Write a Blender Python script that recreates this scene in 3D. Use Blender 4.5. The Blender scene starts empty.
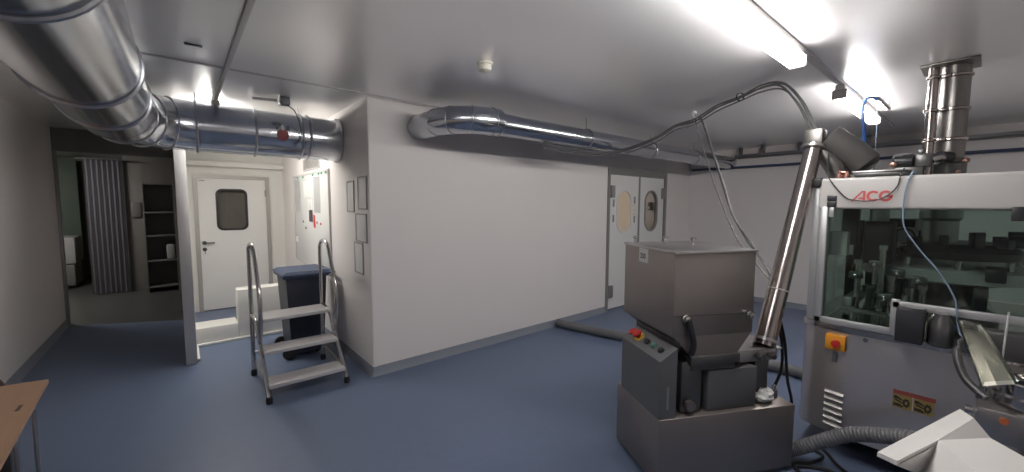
import bpy, bmesh, math, random
from mathutils import Vector, Matrix
random.seed(7)
PI = math.pi
COL = bpy.context.scene.collection
SC = bpy.context.scene

# ------------------------------------------------------------------ materials
def _nt(name):
    m = bpy.data.materials.new(name); m.use_nodes = True
    nt = m.node_tree
    return m, nt, nt.nodes['Principled BSDF']

def mat(name, col, rough=.5, metal=0., spec=.5, noise=0., nscale=6., bump=0., bscale=40., stretch=None, coat=0., rvar=0.):
    m, nt, b = _nt(name)
    N, L = nt.nodes, nt.links
    b.inputs['Roughness'].default_value = rough
    b.inputs['Metallic'].default_value = metal
    b.inputs['Specular IOR Level'].default_value = spec
    b.inputs['Coat Weight'].default_value = coat
    tc = N.new('ShaderNodeTexCoord'); mp = N.new('ShaderNodeMapping')
    L.new(tc.outputs['Object'], mp.inputs['Vector'])
    if stretch: mp.inputs['Scale'].default_value = stretch
    nz = N.new('ShaderNodeTexNoise'); nz.inputs['Scale'].default_value = nscale; nz.inputs['Detail'].default_value = 5
    L.new(mp.outputs['Vector'], nz.inputs['Vector'])
    mx = N.new('ShaderNodeMix'); mx.data_type = 'RGBA'
    c = Vector(col)
    lo = [max(0, x * (1 - noise)) for x in c]; hi = [min(1, x * (1 + noise)) for x in c]
    mx.inputs['A'].default_value = (*lo, 1); mx.inputs['B'].default_value = (*hi, 1)
    L.new(nz.outputs['Fac'], mx.inputs['Factor'])
    L.new(mx.outputs['Result'], b.inputs['Base Color'])
    if rvar:
        mr = N.new('ShaderNodeMapRange')
        mr.inputs['To Min'].default_value = max(0, rough - rvar); mr.inputs['To Max'].default_value = rough + rvar
        L.new(nz.outputs['Fac'], mr.inputs['Value']); L.new(mr.outputs['Result'], b.inputs['Roughness'])
    if bump:
        n2 = N.new('ShaderNodeTexNoise'); n2.inputs['Scale'].default_value = bscale; n2.inputs['Detail'].default_value = 3
        L.new(mp.outputs['Vector'], n2.inputs['Vector'])
        bp = N.new('ShaderNodeBump'); bp.inputs['Strength'].default_value = bump; bp.inputs['Distance'].default_value = .01
        L.new(n2.outputs['Fac'], bp.inputs['Height']); L.new(bp.outputs['Normal'], b.inputs['Normal'])
    return m

def emit(name, col, s):
    m, nt, b = _nt(name)
    b.inputs['Base Color'].default_value = (*col, 1)
    b.inputs['Emission Color'].default_value = (*col, 1); b.inputs['Emission Strength'].default_value = s
    return m

def glass(name, tint, gloss=.1, rough=.03):
    m = bpy.data.materials.new(name); m.use_nodes = True
    nt = m.node_tree; N, L = nt.nodes, nt.links
    for n in list(N): N.remove(n)
    o = N.new('ShaderNodeOutputMaterial'); t = N.new('ShaderNodeBsdfTransparent'); g = N.new('ShaderNodeBsdfGlossy')
    mx = N.new('ShaderNodeMixShader'); f = N.new('ShaderNodeFresnel'); f.inputs['IOR'].default_value = 1.0 + gloss * 5
    t.inputs['Color'].default_value = (*tint, 1); g.inputs['Roughness'].default_value = rough
    g.inputs['Color'].default_value = (.9, .95, .93, 1)
    gm = N.new('ShaderNodeNewGeometry'); inv = N.new('ShaderNodeMath'); inv.operation = 'SUBTRACT'; inv.inputs[0].default_value = 1.
    ml = N.new('ShaderNodeMath'); ml.operation = 'MULTIPLY'        # mirror only on the outer face of each pane
    L.new(gm.outputs['Backfacing'], inv.inputs[1]); L.new(f.outputs[0], ml.inputs[0]); L.new(inv.outputs[0], ml.inputs[1])
    L.new(ml.outputs[0], mx.inputs[0]); L.new(t.outputs[0], mx.inputs[1]); L.new(g.outputs[0], mx.inputs[2])
    L.new(mx.outputs[0], o.inputs['Surface'])
    return m

M = {}
M['wall'] = mat('painted_panel', (.84, .795, .775), .4, noise=.02, nscale=1.5, spec=.4)
M['niche'] = mat('cream_panel', (.80, .785, .745), .45, noise=.02, nscale=1.5)
M['ceil'] = mat('ceiling_panel', (.92, .91, .915), .31, .68, noise=.015, nscale=1.2, stretch=(1, .3, 1), rvar=.03)
M['floor'] = mat('blue_vinyl', (.136, .175, .272), .42, noise=.10, nscale=14, spec=.4, rvar=.08)
M['cove'] = mat('blue_grey_cove', (.23, .25, .30), .5, noise=.05)
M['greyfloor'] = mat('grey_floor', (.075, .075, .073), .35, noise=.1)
M['alu'] = mat('painted_alu', (.62, .60, .60), .35, .3, noise=.03)
M['greyframe'] = mat('grey_frame', (.30, .295, .29), .4, .4, noise=.05)
M['doorwhite'] = mat('door_laminate', (.78, .77, .75), .4, noise=.015)
M['doorframe'] = mat('grey_door_frame', (.42, .40, .38), .4, .2)
M['black'] = mat('black_rubber', (.015, .015, .017), .5, noise=.2)
M['blackplastic'] = mat('black_plastic', (.03, .03, .034), .35, noise=.15)
M['galv'] = mat('galvanised_sheet', (.56, .58, .62), .19, 1., noise=.12, nscale=30, bump=.03, bscale=5, rvar=.06)
M['galvseam'] = mat('galvanised_band', (.45, .46, .49), .3, 1., noise=.1, nscale=30)
M['steel'] = mat('brushed_steel', (.50, .485, .475), .32, 1., noise=.08, nscale=9, stretch=(1, 1, 18), rvar=.05)
M['steeldark'] = mat('dull_steel', (.31, .275, .26), .42, .85, noise=.07, nscale=7, rvar=.06)
M['steelbright'] = mat('polished_steel', (.56, .54, .53), .2, 1., noise=.05, nscale=12)
M['ductsteel'] = mat('dull_duct_steel', (.22, .21, .20), .36, .95, noise=.08)
M['tubesteel'] = mat('dull_polished_tube', (.40, .36, .34), .2, 1., noise=.06)
M['steelbase'] = mat('machine_skin', (.70, .655, .63), .36, .9, noise=.03, nscale=3, stretch=(1, 6, .15), rvar=.015)
M['greycase'] = mat('grey_enamel', (.16, .162, .168), .45, .3, noise=.05)
M['machwhite'] = mat('machine_white', (.49, .475, .46), .35, .0, noise=.02)
M['machalu'] = mat('machine_alu', (.58, .58, .59), .33, .6, noise=.03)
M['green'] = glass('green_tinted_pane', (.75, .82, .79), .1)
M['clear'] = glass('clear_acrylic', (.72, .72, .68), .13, .05)
M['smoke'] = glass('smoked_pane', (.16, .16, .17), .1)
M['darkglass'] = glass('door_pane', (.84, .83, .81), .07)
M['red'] = mat('red_plastic', (.55, .03, .025), .4)
M['logored'] = mat('red_lettering', (.50, .075, .075), .5)
M['yellow'] = mat('yellow_plastic', (.72, .50, .05), .45)
M['faded'] = mat('faded_red_strip', (.27, .06, .055), .6)
M['motorgrey'] = mat('dark_grey_motor', (.075, .072, .07), .5)
M['orange'] = mat('orange_plastic', (.78, .33, .03), .45)
M['labely'] = mat('yellow_label', (.30, .215, .075), .6)
M['greenbtn'] = mat('green_button', (.10, .22, .17), .4)
M['paper'] = mat('white_paper', (.66, .66, .65), .6, noise=.02)
M['greypaper'] = mat('printed_paper', (.38, .38, .38), .6, noise=.12, nscale=60)
M['board'] = mat('whiteboard_enamel', (.74, .74, .73), .25, noise=.01)
M['noticeframe'] = mat('grey_notice_frame', (.40, .40, .40), .4)
M['notice'] = mat('laminated_notice', (.76, .75, .745), .3, noise=.04, nscale=30)
M['cream'] = mat('cream_film', (.84, .69, .50), .5, noise=.05)
M['binblue'] = mat('blue_bin_lid', (.025, .042, .10), .45, noise=.1)
M['binbody'] = mat('navy_bin_body', (.017, .022, .04), .45, noise=.1)
M['wood'] = mat('beech_laminate', (.50, .30, .185), .45, noise=.10, nscale=3, stretch=(9, 1, 1))
M['brown'] = mat('brown_plastic', (.12, .075, .06), .5)
M['hose'] = mat('grey_hose', (.15, .15, .155), .5, noise=.06)
M['bluehose'] = mat('blue_air_hose', (.03, .14, .52), .4)
M['palehose'] = mat('pale_blue_tube', (.22, .29, .38), .35)
M['bluepipe'] = mat('dark_blue_pipe', (.045, .065, .13), .45)
M['whiteplastic'] = mat('white_moulded_plastic', (.80, .775, .75), .45, noise=.02)
M['cable'] = mat('grey_cable', (.13, .13, .13), .5)
M['tray'] = mat('cable_tray_steel', (.16, .16, .17), .45, .4)
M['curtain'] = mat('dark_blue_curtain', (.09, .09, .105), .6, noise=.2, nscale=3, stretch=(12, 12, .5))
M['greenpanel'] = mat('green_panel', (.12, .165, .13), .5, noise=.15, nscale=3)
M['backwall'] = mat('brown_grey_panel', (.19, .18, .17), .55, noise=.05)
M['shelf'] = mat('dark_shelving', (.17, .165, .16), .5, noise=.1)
M['copper'] = mat('copper_fitting', (.55, .30, .24), .35, .85)
M['machdark'] = mat('dark_machine_steel', (.14, .14, .14), .35, .7, noise=.2, nscale=8)
M['machmid'] = mat('grey_machine_steel', (.46, .46, .45), .3, .6, noise=.15, nscale=8)
M['detector'] = mat('ivory_plastic', (.80, .77, .66), .45)
M['lamp'] = emit('lit_diffuser', (1.0, .965, .94), 48.)
M['lampleft'] = emit('lit_weak_diffuser', (1.0, .965, .94), 15.)
M['backfill'] = emit('back_fill_diffuser', (1.0, .95, .88), 105.)
M['lampniche'] = emit('lit_twin_diffuser', (1.0, .965, .90), 60.)
M['storefill'] = emit('store_fill_diffuser', (1.0, .90, .80), 45.)
M['indicator'] = mat('orange_indicator', (.60, .16, .06), .35)
M['blind'] = mat('door_window_curtain', (.22, .21, .205), .6, noise=.4, nscale=5, stretch=(14, 1, .6))

# ------------------------------------------------------------------ mesh builder
class MB:
    def __init__(s): s.bm = bmesh.new()
    def _add(s, vs, fs):
        v = [s.bm.verts.new(p) for p in vs]
        for f in fs:
            try: s.bm.faces.new([v[i] for i in f])
            except ValueError: pass
        return v
    def box(s, a, b, bev=0., seg=2, mtx=None):
        t = bmesh.new()
        bmesh.ops.create_cube(t, size=1)
        a, b = Vector(a), Vector(b)
        for v in t.verts: v.co = Vector([(a[i] + b[i]) / 2 + v.co[i] * (b[i] - a[i]) for i in range(3)])
        if bev: bmesh.ops.bevel(t, geom=list(t.edges), offset=bev, segments=seg, affect='EDGES', profile=.5)
        if mtx: bmesh.ops.transform(t, matrix=mtx, verts=t.verts)
        s.merge(t); return s
    def merge(s, t):
        me = bpy.data.meshes.new('tmp'); t.to_mesh(me); t.free(); s.bm.from_mesh(me); bpy.data.meshes.remove(me)
    def tube(s, pts, r, n=12, cap=True, closed=False):
        P = [Vector(p) for p in pts]; k = len(P)
        R = r if isinstance(r, (list, tuple)) else [r] * k
        T = []
        for i in range(k):
            if closed: d = P[(i + 1) % k] - P[i - 1]
            elif i == 0: d = P[1] - P[0]
            elif i == k - 1: d = P[-1] - P[-2]
            else: d = (P[i + 1] - P[i]).normalized() + (P[i] - P[i - 1]).normalized()
            T.append(d.normalized() if d.length > 1e-9 else Vector((0, 0, 1)))
        up = Vector((0, 0, 1)) if abs(T[0].z) < .9 else Vector((1, 0, 0))
        u = T[0].cross(up).normalized(); rings = []
        for i in range(k):
            if i: u = (u - T[i] * u.dot(T[i])).normalized()
            w = T[i].cross(u)
            sc = 1.
            if 0 < i < k - 1:
                c = (P[i + 1] - P[i]).normalized().dot(T[i]); sc = 1 / max(c, .5)
            bis = None
            if sc > 1.0005:
                bis = ((P[i + 1] - P[i]).normalized() - (P[i] - P[i - 1]).normalized()).normalized()
            ring = []
            for j in range(n):
                a = 2 * PI * j / n; o = (u * math.cos(a) + w * math.sin(a)) * R[i]
                if bis is not None: o = o + bis * o.dot(bis) * (sc - 1)
                ring.append(s.bm.verts.new(P[i] + o))
            rings.append(ring)
        m = k if closed else k - 1
        for i in range(m):
            A, B = rings[i], rings[(i + 1) % k]
            for j in range(n): s.bm.faces.new((A[j], A[(j + 1) % n], B[(j + 1) % n], B[j]))
        if cap and not closed:
            s.bm.faces.new(rings[0][::-1]); s.bm.faces.new(rings[-1])
        return s
    def cyl(s, a, b, r, r2=None, n=24):
        return s.tube([a, b], [r, r if r2 is None else r2], n)
    def lathe(s, prof, c=(0, 0, 0), axis=(0, 0, 1), n=28):
        c = Vector(c); q = Vector((0, 0, 1)).rotation_difference(Vector(axis).normalized())
        rings = []
        for r, z in prof:
            rings.append([s.bm.verts.new(c + q @ Vector((max(r, 1e-4) * math.cos(2 * PI * j / n), max(r, 1e-4) * math.sin(2 * PI * j / n), z))) for j in range(n)])
        for A, B in zip(rings, rings[1:]):
            for j in range(n): s.bm.faces.new((A[j], A[(j + 1) % n], B[(j + 1) % n], B[j]))
        s.bm.faces.new(rings[0][::-1]); s.bm.faces.new(rings[-1])
        return s
    def torus(s, c, axis, R, r, n=32, m=8):
        c = Vector(c); q = Vector((0, 0, 1)).rotation_difference(Vector(axis).normalized())
        return s.tube([c + q @ Vector((R * math.cos(2 * PI * i / n), R * math.sin(2 * PI * i / n), 0)) for i in range(n)], r, m, closed=True)
    def prism(s, poly, d):          # planar 3D polygon extruded by vector d
        d = Vector(d); n = len(poly)
        a = [Vector(p) for p in poly]
        s._add(a + [p + d for p in a], [tuple(range(n))[::-1], tuple(range(n, 2 * n))] + [(i, (i + 1) % n, (i + 1) % n + n, i + n) for i in range(n)])
        return s
    def hull(s, pts):
        t = bmesh.new()
        for p in pts: t.verts.new(p)
        bmesh.ops.convex_hull(t, input=t.verts); s.merge(t); return s
    def sphere(s, c, r, sc=(1, 1, 1), n=16):
        t = bmesh.new(); bmesh.ops.create_uvsphere(t, u_segments=n, v_segments=n // 2 + 2, radius=r)
        for v in t.verts: v.co = Vector(c) + Vector([v.co[i] * sc[i] for i in range(3)])
        s.merge(t); return s
    def frame(s, a, b, w, d0, d1, plane='y'):   # rectangular frame in plane, a=(u0,v0) b=(u1,v1)
        (u0, v0), (u1, v1) = a, b
        for (p, q) in (((u0, v0), (u0 + w, v1)), ((u1 - w, v0), (u1, v1)), ((u0 + w, v1 - w), (u1 - w, v1)), ((u0 + w, v0), (u1 - w, v0 + w))):
            if plane == 'y': s.box((p[0], d0, p[1]), (q[0], d1, q[1]))
            else: s.box((d0, p[0], p[1]), (d1, q[0], q[1]))
        return s
    def build(s, name, m, parent=None, world=True, angle=35):
        bmesh.ops.recalc_face_normals(s.bm, faces=s.bm.faces)
        me = bpy.data.meshes.new(name)
        o = bpy.data.objects.new(name, me)
        if parent is not None:
            o.parent = parent
            if world: bmesh.ops.transform(s.bm, matrix=WM[parent.name].inverted(), verts=s.bm.verts)
            WM[o.name] = WM[parent.name]
        else:
            c = Vector((0, 0, 0))
            if s.bm.verts:
                xs = [v.co for v in s.bm.verts]
                c = Vector(((min(v.x for v in xs) + max(v.x for v in xs)) / 2, (min(v.y for v in xs) + max(v.y for v in xs)) / 2, min(v.z for v in xs)))
            o.location = c; WM[o.name] = Matrix.Translation(c)
            for v in s.bm.verts: v.co -= c
        for f in s.bm.faces: f.smooth = True
        s.bm.to_mesh(me); s.bm.free()
        me.set_sharp_from_angle(angle=math.radians(angle))
        me.materials.append(M[m] if isinstance(m, str) else m)
        COL.objects.link(o)
        return o
WM = {}

def tag(o, label=None, cat=None, group=None, kind=None):
    if label: o['label'] = label
    if cat: o['category'] = cat
    if group: o['group'] = group
    if kind: o['kind'] = kind
    return o

def thing(name, label, cat, loc=(0, 0, 0), rotz=0, group=None):
    o = bpy.data.objects.new(name, None); o.empty_display_size = .1
    o.location = loc; o.rotation_euler = (0, 0, rotz); COL.objects.link(o)
    WM[o.name] = Matrix.Translation(loc) @ Matrix.Rotation(rotz, 4, 'Z')
    return tag(o, label, cat, group)

def struct(name, mb, m): return tag(mb.build(name, m), kind='structure')

def copy_tree(o, loc, label=None):
    r = o.copy(); COL.objects.link(r); r.location = loc
    WM[r.name] = Matrix.Translation(loc) @ Matrix.Rotation(r.rotation_euler.z, 4, 'Z')
    if label: r['label'] = label
    for ch in list(o.children):
        c = ch.copy(); COL.objects.link(c); c.parent = r
        for g in list(ch.children):
            d = g.copy(); COL.objects.link(d); d.parent = c
    return r

def smooth(pts, n=8):
    P = [Vector(p) for p in pts]; P = [P[0] * 2 - P[1]] + P + [P[-1] * 2 - P[-2]]
    out = []
    for i in range(1, len(P) - 2):
        for k in range(n):
            t = k / n
            a, b, c, d = P[i - 1], P[i], P[i + 1], P[i + 2]
            out.append(.5 * ((2 * b) + (c - a) * t + (2 * a - 5 * b + 4 * c - d) * t * t + (3 * b - a - 3 * c + d) * t ** 3))
    out.append(P[-2]); return out

def rrect(u0, v0, u1, v1, r, n=6):
    out = []
    for cx, cy, a0 in ((u1 - r, v1 - r, 0), (u0 + r, v1 - r, PI / 2), (u0 + r, v0 + r, PI), (u1 - r, v0 + r, 1.5 * PI)):
        for k in range(n + 1):
            a = a0 + PI / 2 * k / n; out.append((cx + r * math.cos(a), cy + r * math.sin(a)))
    return out

def ring_prism(mb, outer, inner, fn, d):     # frame between two equal-count loops; fn maps (u,v)->3D
    n = len(outer); d = Vector(d)
    A = [Vector(fn(*p)) for p in outer]; B = [Vector(fn(*p)) for p in inner]
    vs = A + B + [p + d for p in A] + [p + d for p in B]
    fs = []
    for i in range(n):
        j = (i + 1) % n
        fs += [(i, j, n + j, n + i), (2 * n + i, 3 * n + i, 3 * n + j, 2 * n + j), (i, 2 * n + i, 2 * n + j, j), (n + i, n + j, 3 * n + j, 3 * n + i)]
    mb._add(vs, fs); return mb

def text_mb(body, size, to3d, depth=.002, bold=.0, shear=0., sx=1.):
    cu = bpy.data.curves.new('t', 'FONT'); cu.body = body; cu.size = size; cu.offset = bold; cu.shear = shear
    cu.extrude = depth / 2; cu.resolution_u = 4
    ob = bpy.data.objects.new('t', cu); COL.objects.link(ob)
    dg = bpy.context.evaluated_depsgraph_get(); me = bpy.data.meshes.new_from_object(ob.evaluated_get(dg))
    mb = MB(); mb.bm.from_mesh(me)
    for v in mb.bm.verts: v.co = Vector(to3d(v.co.x * sx, v.co.y, v.co.z))
    bpy.data.objects.remove(ob); bpy.data.curves.remove(cu); bpy.data.meshes.remove(me)
    return mb

H = 2.55
XL, XR, YB = -2.51, 6.0, -5.4
# ------------------------------------------------------------------ setting
fl = MB(); fl.prism([(XL - .1, YB - .1, -.1), (XR + .1, YB - .1, -.1), (XR + .1, 3.95, -.1), (-1.325, 3.95, -.1), (-1.325, 3.43, -.1), (XL - .1, 4.07, -.1)], (0, 0, .1))
struct('floor', fl, 'floor')
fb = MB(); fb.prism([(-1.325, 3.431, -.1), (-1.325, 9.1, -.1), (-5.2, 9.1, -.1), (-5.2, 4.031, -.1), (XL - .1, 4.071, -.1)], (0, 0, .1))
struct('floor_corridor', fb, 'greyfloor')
struct('ceiling', MB().box((-5.2, YB - .1, H), (XR + .1, 9.1, H + .1)), 'ceil')
struct('trim_7', MB().box((XL, -.095, H - .004), (XR, -.055, H), .001), 'alu')
tag(MB().box((-1.25, -.47, H - .006), (-1.165, -.445, H - .0003), .001).build('slot_cover', 'tray'), 'small dark slot plate on the ceiling beside the big duct', 'plate')
struct('wall_left', MB().box((XL - .1, YB - .1, 0), (XL, 4.03, H)), 'wall')
struct('wall_right', MB().box((XR, YB - .1, 0), (XR + .1, 3.9, H)), 'wall')
struct('wall_back', MB().box((XL, YB - .1, 0), (XR, YB, H)), 'wall')
wf = MB(); wf.box((0, 0, 0), (3.5, .08, H)); wf.box((3.5, 0, 2.15), (5.15, .08, H)); wf.box((5.15, 0, 0), (6, .08, H))
struct('wall_middle', wf, 'wall')
struct('wall_side', MB().box((0, .08, 0), (.08, 3.8, H)), 'wall')
wn = MB(); wn.box((-1.25, 3.8, 0), (-1.15, 3.9, H)); wn.box((-1.15, 3.8, 2.02), (-.2, 3.9, H)); wn.box((-.2, 3.8, 0), (6, 3.9, H))
struct('wall_niche', wn, 'niche')
struct('wall_partition', MB().box((-1.325, 1.46, 0), (-1.25, 3.95, H)), 'niche')
struct('trim_1', MB().box((-1.335, 1.40, 0), (-1.245, 1.46, H), .006), 'alu')
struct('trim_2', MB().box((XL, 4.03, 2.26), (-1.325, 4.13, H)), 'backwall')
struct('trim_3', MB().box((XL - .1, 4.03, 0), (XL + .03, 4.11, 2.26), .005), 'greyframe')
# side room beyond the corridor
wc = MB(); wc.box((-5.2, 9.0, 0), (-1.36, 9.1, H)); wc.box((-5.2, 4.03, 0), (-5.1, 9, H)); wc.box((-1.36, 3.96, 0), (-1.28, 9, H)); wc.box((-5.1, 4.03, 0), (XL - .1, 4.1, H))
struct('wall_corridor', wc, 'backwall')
# coved skirting of the blue vinyl
struct('baseboard_middle', MB().prism([(-.006, -.008, 0), (-.006, .0, .085), (-.006, -.002, .085), (-.006, -.012, .03), (-.006, -.03, 0)], (3.51, 0, 0)), 'cove')
struct('baseboard_middle_end', MB().prism([(5.14, 0, 0), (5.14, 0, .085), (5.14, -.002, .085), (5.14, -.012, .03), (5.14, -.03, 0)], (.85, 0, 0)), 'cove')
struct('baseboard_side', MB().prism([(0, -.02, 0), (0, -.02, .085), (-.002, -.02, .085), (-.012, -.02, .03), (-.03, -.02, 0)], (0, 2.02, 0)), 'cove')
struct('baseboard_left', MB().prism([(XL, YB, 0), (XL, YB, .085), (XL + .002, YB, .085), (XL + .012, YB, .03), (XL + .03, YB, 0)], (0, 9.42, 0)), 'cove')
struct('baseboard_right', MB().prism([(XR, YB, 0), (XR, YB, .085), (XR - .002, YB, .085), (XR - .012, YB, .03), (XR - .03, YB, 0)], (0, 5.37, 0)), 'cove')
# low step-over wall of the niche
struct('wall_low', MB().box((-1.25, 2.0, 0), (-.842, 2.33, .2), .01).box((-.842, 2.0, 0), (0, 2.2, .59), .01), 'niche')
struct('trim_4', MB().box((-1.25, 1.965, 0), (0, 2.0, .03), .006).box((-1.25, 1.46, 0), (-1.222, 1.965, .03), .006), 'niche')
struct('trim_5', MB().box((-1.25, 3.70, 2.14), (0, 3.80, 2.22), .01), 'niche')
struct('trim_6', MB().box((.006, -.006, .085), (.045, .0, H)), 'wall')

# ------------------------------------------------------------------ doors
d1 = MB().frame((-1.15, -.05), (-.2, 2.02), .05, 3.77, 3.9)
d1 = struct('door_1', d1, 'doorframe')
u0, u1, z0, z1 = -.872, -.515, 1.215, 1.80
leaf = MB()
outer = rrect(-1.098, .012, -.252, 1.968, .004); inner = rrect(u0, z0, u1, z1, .07)
ring_prism(leaf, outer, inner, lambda a, b: (a, 3.785, b), (0, .045, 0))
leaf.build('door_leaf', 'doorwhite', d1)
ring_prism(MB(), rrect(u0 - .02, z0 - .02, u1 + .02, z1 + .02, .085), rrect(u0 + .008, z0 + .008, u1 - .008, z1 - .008, .065), lambda a, b: (a, 3.775, b), (0, .06, 0)).build('window_gasket', 'black', d1)
MB().prism([(a, 3.80, b) for a, b in rrect(u0, z0, u1, z1, .07)], (0, .006, 0)).build('window_pane', 'darkglass', d1)
MB().box((u0 - .05, 3.86, z0 - .1), (u1 + .05, 3.875, z1 + .1)).build('window_blind', 'blind', d1)
hd = MB().cyl((-1.05, 3.785, 1.02), (-1.05, 3.73, 1.02), .011).tube([(-1.05, 3.735, 1.02), (-1.04, 3.732, 1.02), (-.93, 3.732, 1.02)], .010, 10)
hd.lathe([(.028, 0), (.028, .008), (.02, .01)], (-1.05, 3.785, 1.02), (0, -1, 0)).build('door_handle', 'blackplastic', d1)
MB().lathe([(.026, 0), (.026, .012), (.012, .014), (.012, .04)], (-1.05, 3.785, .925), (0, -1, 0)).box((-1.054, 3.74, .86), (-1.046, 3.748, .93)).build('door_lock', 'blackplastic', d1)
for z in (1.76, .3): MB().box((-.262, 3.765, z - .05), (-.235, 3.79, z + .05), .004).build('hinge', 'greyframe', d1)
MB().box((-1.075, 3.782, 1.925), (-1.01, 3.785, 1.94)).build('door_plate', 'greyframe', d1)

d2 = struct('door_2', MB().frame((3.5, -.06), (5.15, 2.15), .05, -.02, .08).box((3.55, -.002, 2.055), (5.10, .05, 2.10)), 'greyframe')
def swing(name, x0, x1, w0, w1, pane, hx):
    lf = MB(); ring_prism(lf, rrect(x0, .03, x1, 2.05, .004, 10), rrect(w0, 1.19, w1, 1.82, (w1 - w0) / 2 - .002, 10), lambda a, b: (a, .005, b), (0, .04, 0))
    o = struct(name, lf, 'doorwhite')
    ring_prism(MB(), rrect(w0 - .025, 1.165, w1 + .025, 1.845, (w1 - w0) / 2 + .02, 10), rrect(w0 + .004, 1.194, w1 - .004, 1.816, (w1 - w0) / 2 - .005, 10), lambda a, b: (a, -.003, b), (0, .05, 0)).build('window_rim', 'doorwhite' if pane == 'cream' else 'greyframe', o)
    MB().prism([(a, .02, b) for a, b in rrect(w0, 1.19, w1, 1.82, (w1 - w0) / 2 - .002, 10)], (0, .005, 0)).build('window_pane', pane, o)
    for z in (1.80, .30): MB().box((hx - .045, -.04, z - .09), (hx + .045, .01, z + .09), .006).build('hinge', 'greyframe', o)
    return o
dl = swing('door_3', 3.565, 4.322, 3.765, 4.12, 'cream', 3.60)
dr = swing('door_4', 4.34, 5.085, 4.525, 4.875, 'darkglass', 5.05)
MB().box((4.318, -.012, .03), (4.35, .004, 2.05), .003).build('meeting_stile', 'greyframe', dl)
for (x, z) in ((3.665, 1.63), (3.665, 1.40), (4.215, 1.68), (4.215, 1.38)): MB().box((x - .018, .0, z - .055), (x + .018, .0052, z + .055)).build('small_sign', 'greyframe', dl)
for z in (1.60, 1.53, 1.47): MB().box((4.16, .0, z - .02), (4.26, .0052, z + .012)).build('small_sign', 'cream', dl)
# store room seen through the porthole
cab = thing('storage_cabinet', 'grey storage cabinet inside the room behind the double door, seen through its porthole', 'cabinet', (4.95, 1.5, 0))
MB().box((4.5, 1.2, .0), (5.5, 1.8, 1.62), .01).build('body', 'machmid', cab)
for x in (4.52, 5.01): MB().box((x, 1.18, .05), (x + .47, 1.2, 1.6), .004).build('door', 'machdark', cab)
wx = thing('wall_box', 'dark box on the wall of the room behind the double door, seen through its porthole', 'box', (5.93, .78, 1.5))
MB().box((5.90, .735, 1.50), (5.999, .795, 1.66), .01).build('body', 'machdark', wx)
MB().box((5.892, .745, 1.52), (5.90, .785, 1.58), .003).build('screen', 'notice', wx)
rl = thing('ceiling_light', 'unseen lamp added to light the room behind the double door', 'ceiling light', (4.3, 2.2, H))  # unseen lamp, added to brighten the view through the porthole
MB().box((3.6, 2.13, H - .05), (5.0, 2.27, H), .01).build('housing', 'machwhite', rl)
MB().box((3.62, 2.15, H - .08), (4.98, 2.25, H - .05), .01).build('diffuser', 'storefill', rl)

# ------------------------------------------------------------------ ceiling lights and trunking
def light(name_label, p, along, L=1.5, lm='lamp'):
    x, y = p
    t = thing('ceiling_light', name_label, 'ceiling light', (x, y, H), 0, 'batten lights under the ceiling')
    def bx(a0, a1, w, za, zb, bev):
        m = MB()
        if along == 'x': m.box((x + a0, y - w, za), (x + a1, y + w, zb), bev, 4)
        else: m.box((x - w, y + a0, za), (x + w, y + a1, zb), bev, 4)
        return m
    bx(0, L, .03, H - .06, H - .022, .004).build('housing', 'machwhite', t)
    bx(.02, L - .02, .045, H - .128, H - .06, .022).build('diffuser', lm, t)
    for a in (0, L - .02): bx(a, a + .02, .047, H - .13, H - .057, .012).build('end_cap', 'machwhite', t)
    return t
light('long lit batten light nearest the camera at the top right of the ceiling', (.06, -2.8), 'x')
light('lit batten light farther down the same rail above the white machine', (2.6, -2.8), 'x')
light('lit batten light hidden above the big duct in the door niche', (-1.02, .92), 'y', 1.5, 'lampniche')
light('lit batten light beside the big galvanised duct at upper left', (-1.02, -3.35), 'y', 1.5, 'lampleft')
tr = MB().box((-2.4, -2.822, H - .022), (5.2, -2.778, H - .0), .004)
tag(tr.build('light_rail', 'alu'), 'dark rail on the ceiling that carries the batten lights above the white machine', 'rail')
tr = MB().box((-1.035, -5.2, H - .022), (-1.005, 2.66, H - .0), .004)
tag(tr.build('light_rail', 'alu'), 'dark rail on the ceiling running back to the door niche', 'rail')

sd = thing('smoke_detector', 'round ivory smoke detector on the ceiling', 'smoke detector', (.305, -1.35, H))
MB().lathe([(.055, 0), (.055, -.012), (.05, -.016)], (.305, -1.35, H)).build('base', 'detector', sd)
MB().lathe([(.046, -.016), (.048, -.03), (.04, -.05), (.02, -.058), (.0, -.058)], (.305, -1.35, H)).build('head', 'detector', sd)

jb = thing('junction_box', 'small dark junction box on the ceiling above the big duct', 'junction box', (-.55, .52, H))
MB().box((-.59, .48, H - .07), (-.51, .56, H), .006).build('box', 'greycase', jb)
MB().tube([(-.60, .55, H - .03), (-.78, .60, H - .03)], .012, 10).build('conduit', 'paper', jb)
tag(MB().tube(smooth([(-.53, .50, H - .07), (-.46, .55, 2.44), (-.41, .60, 2.32), (-.40, .64, 2.22), (-.45, .665, 2.14)]), .005, 6).build('sensor_cable', 'cable'),
    'thin grey cable curving from the junction box down to the big duct', 'cable')

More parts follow.
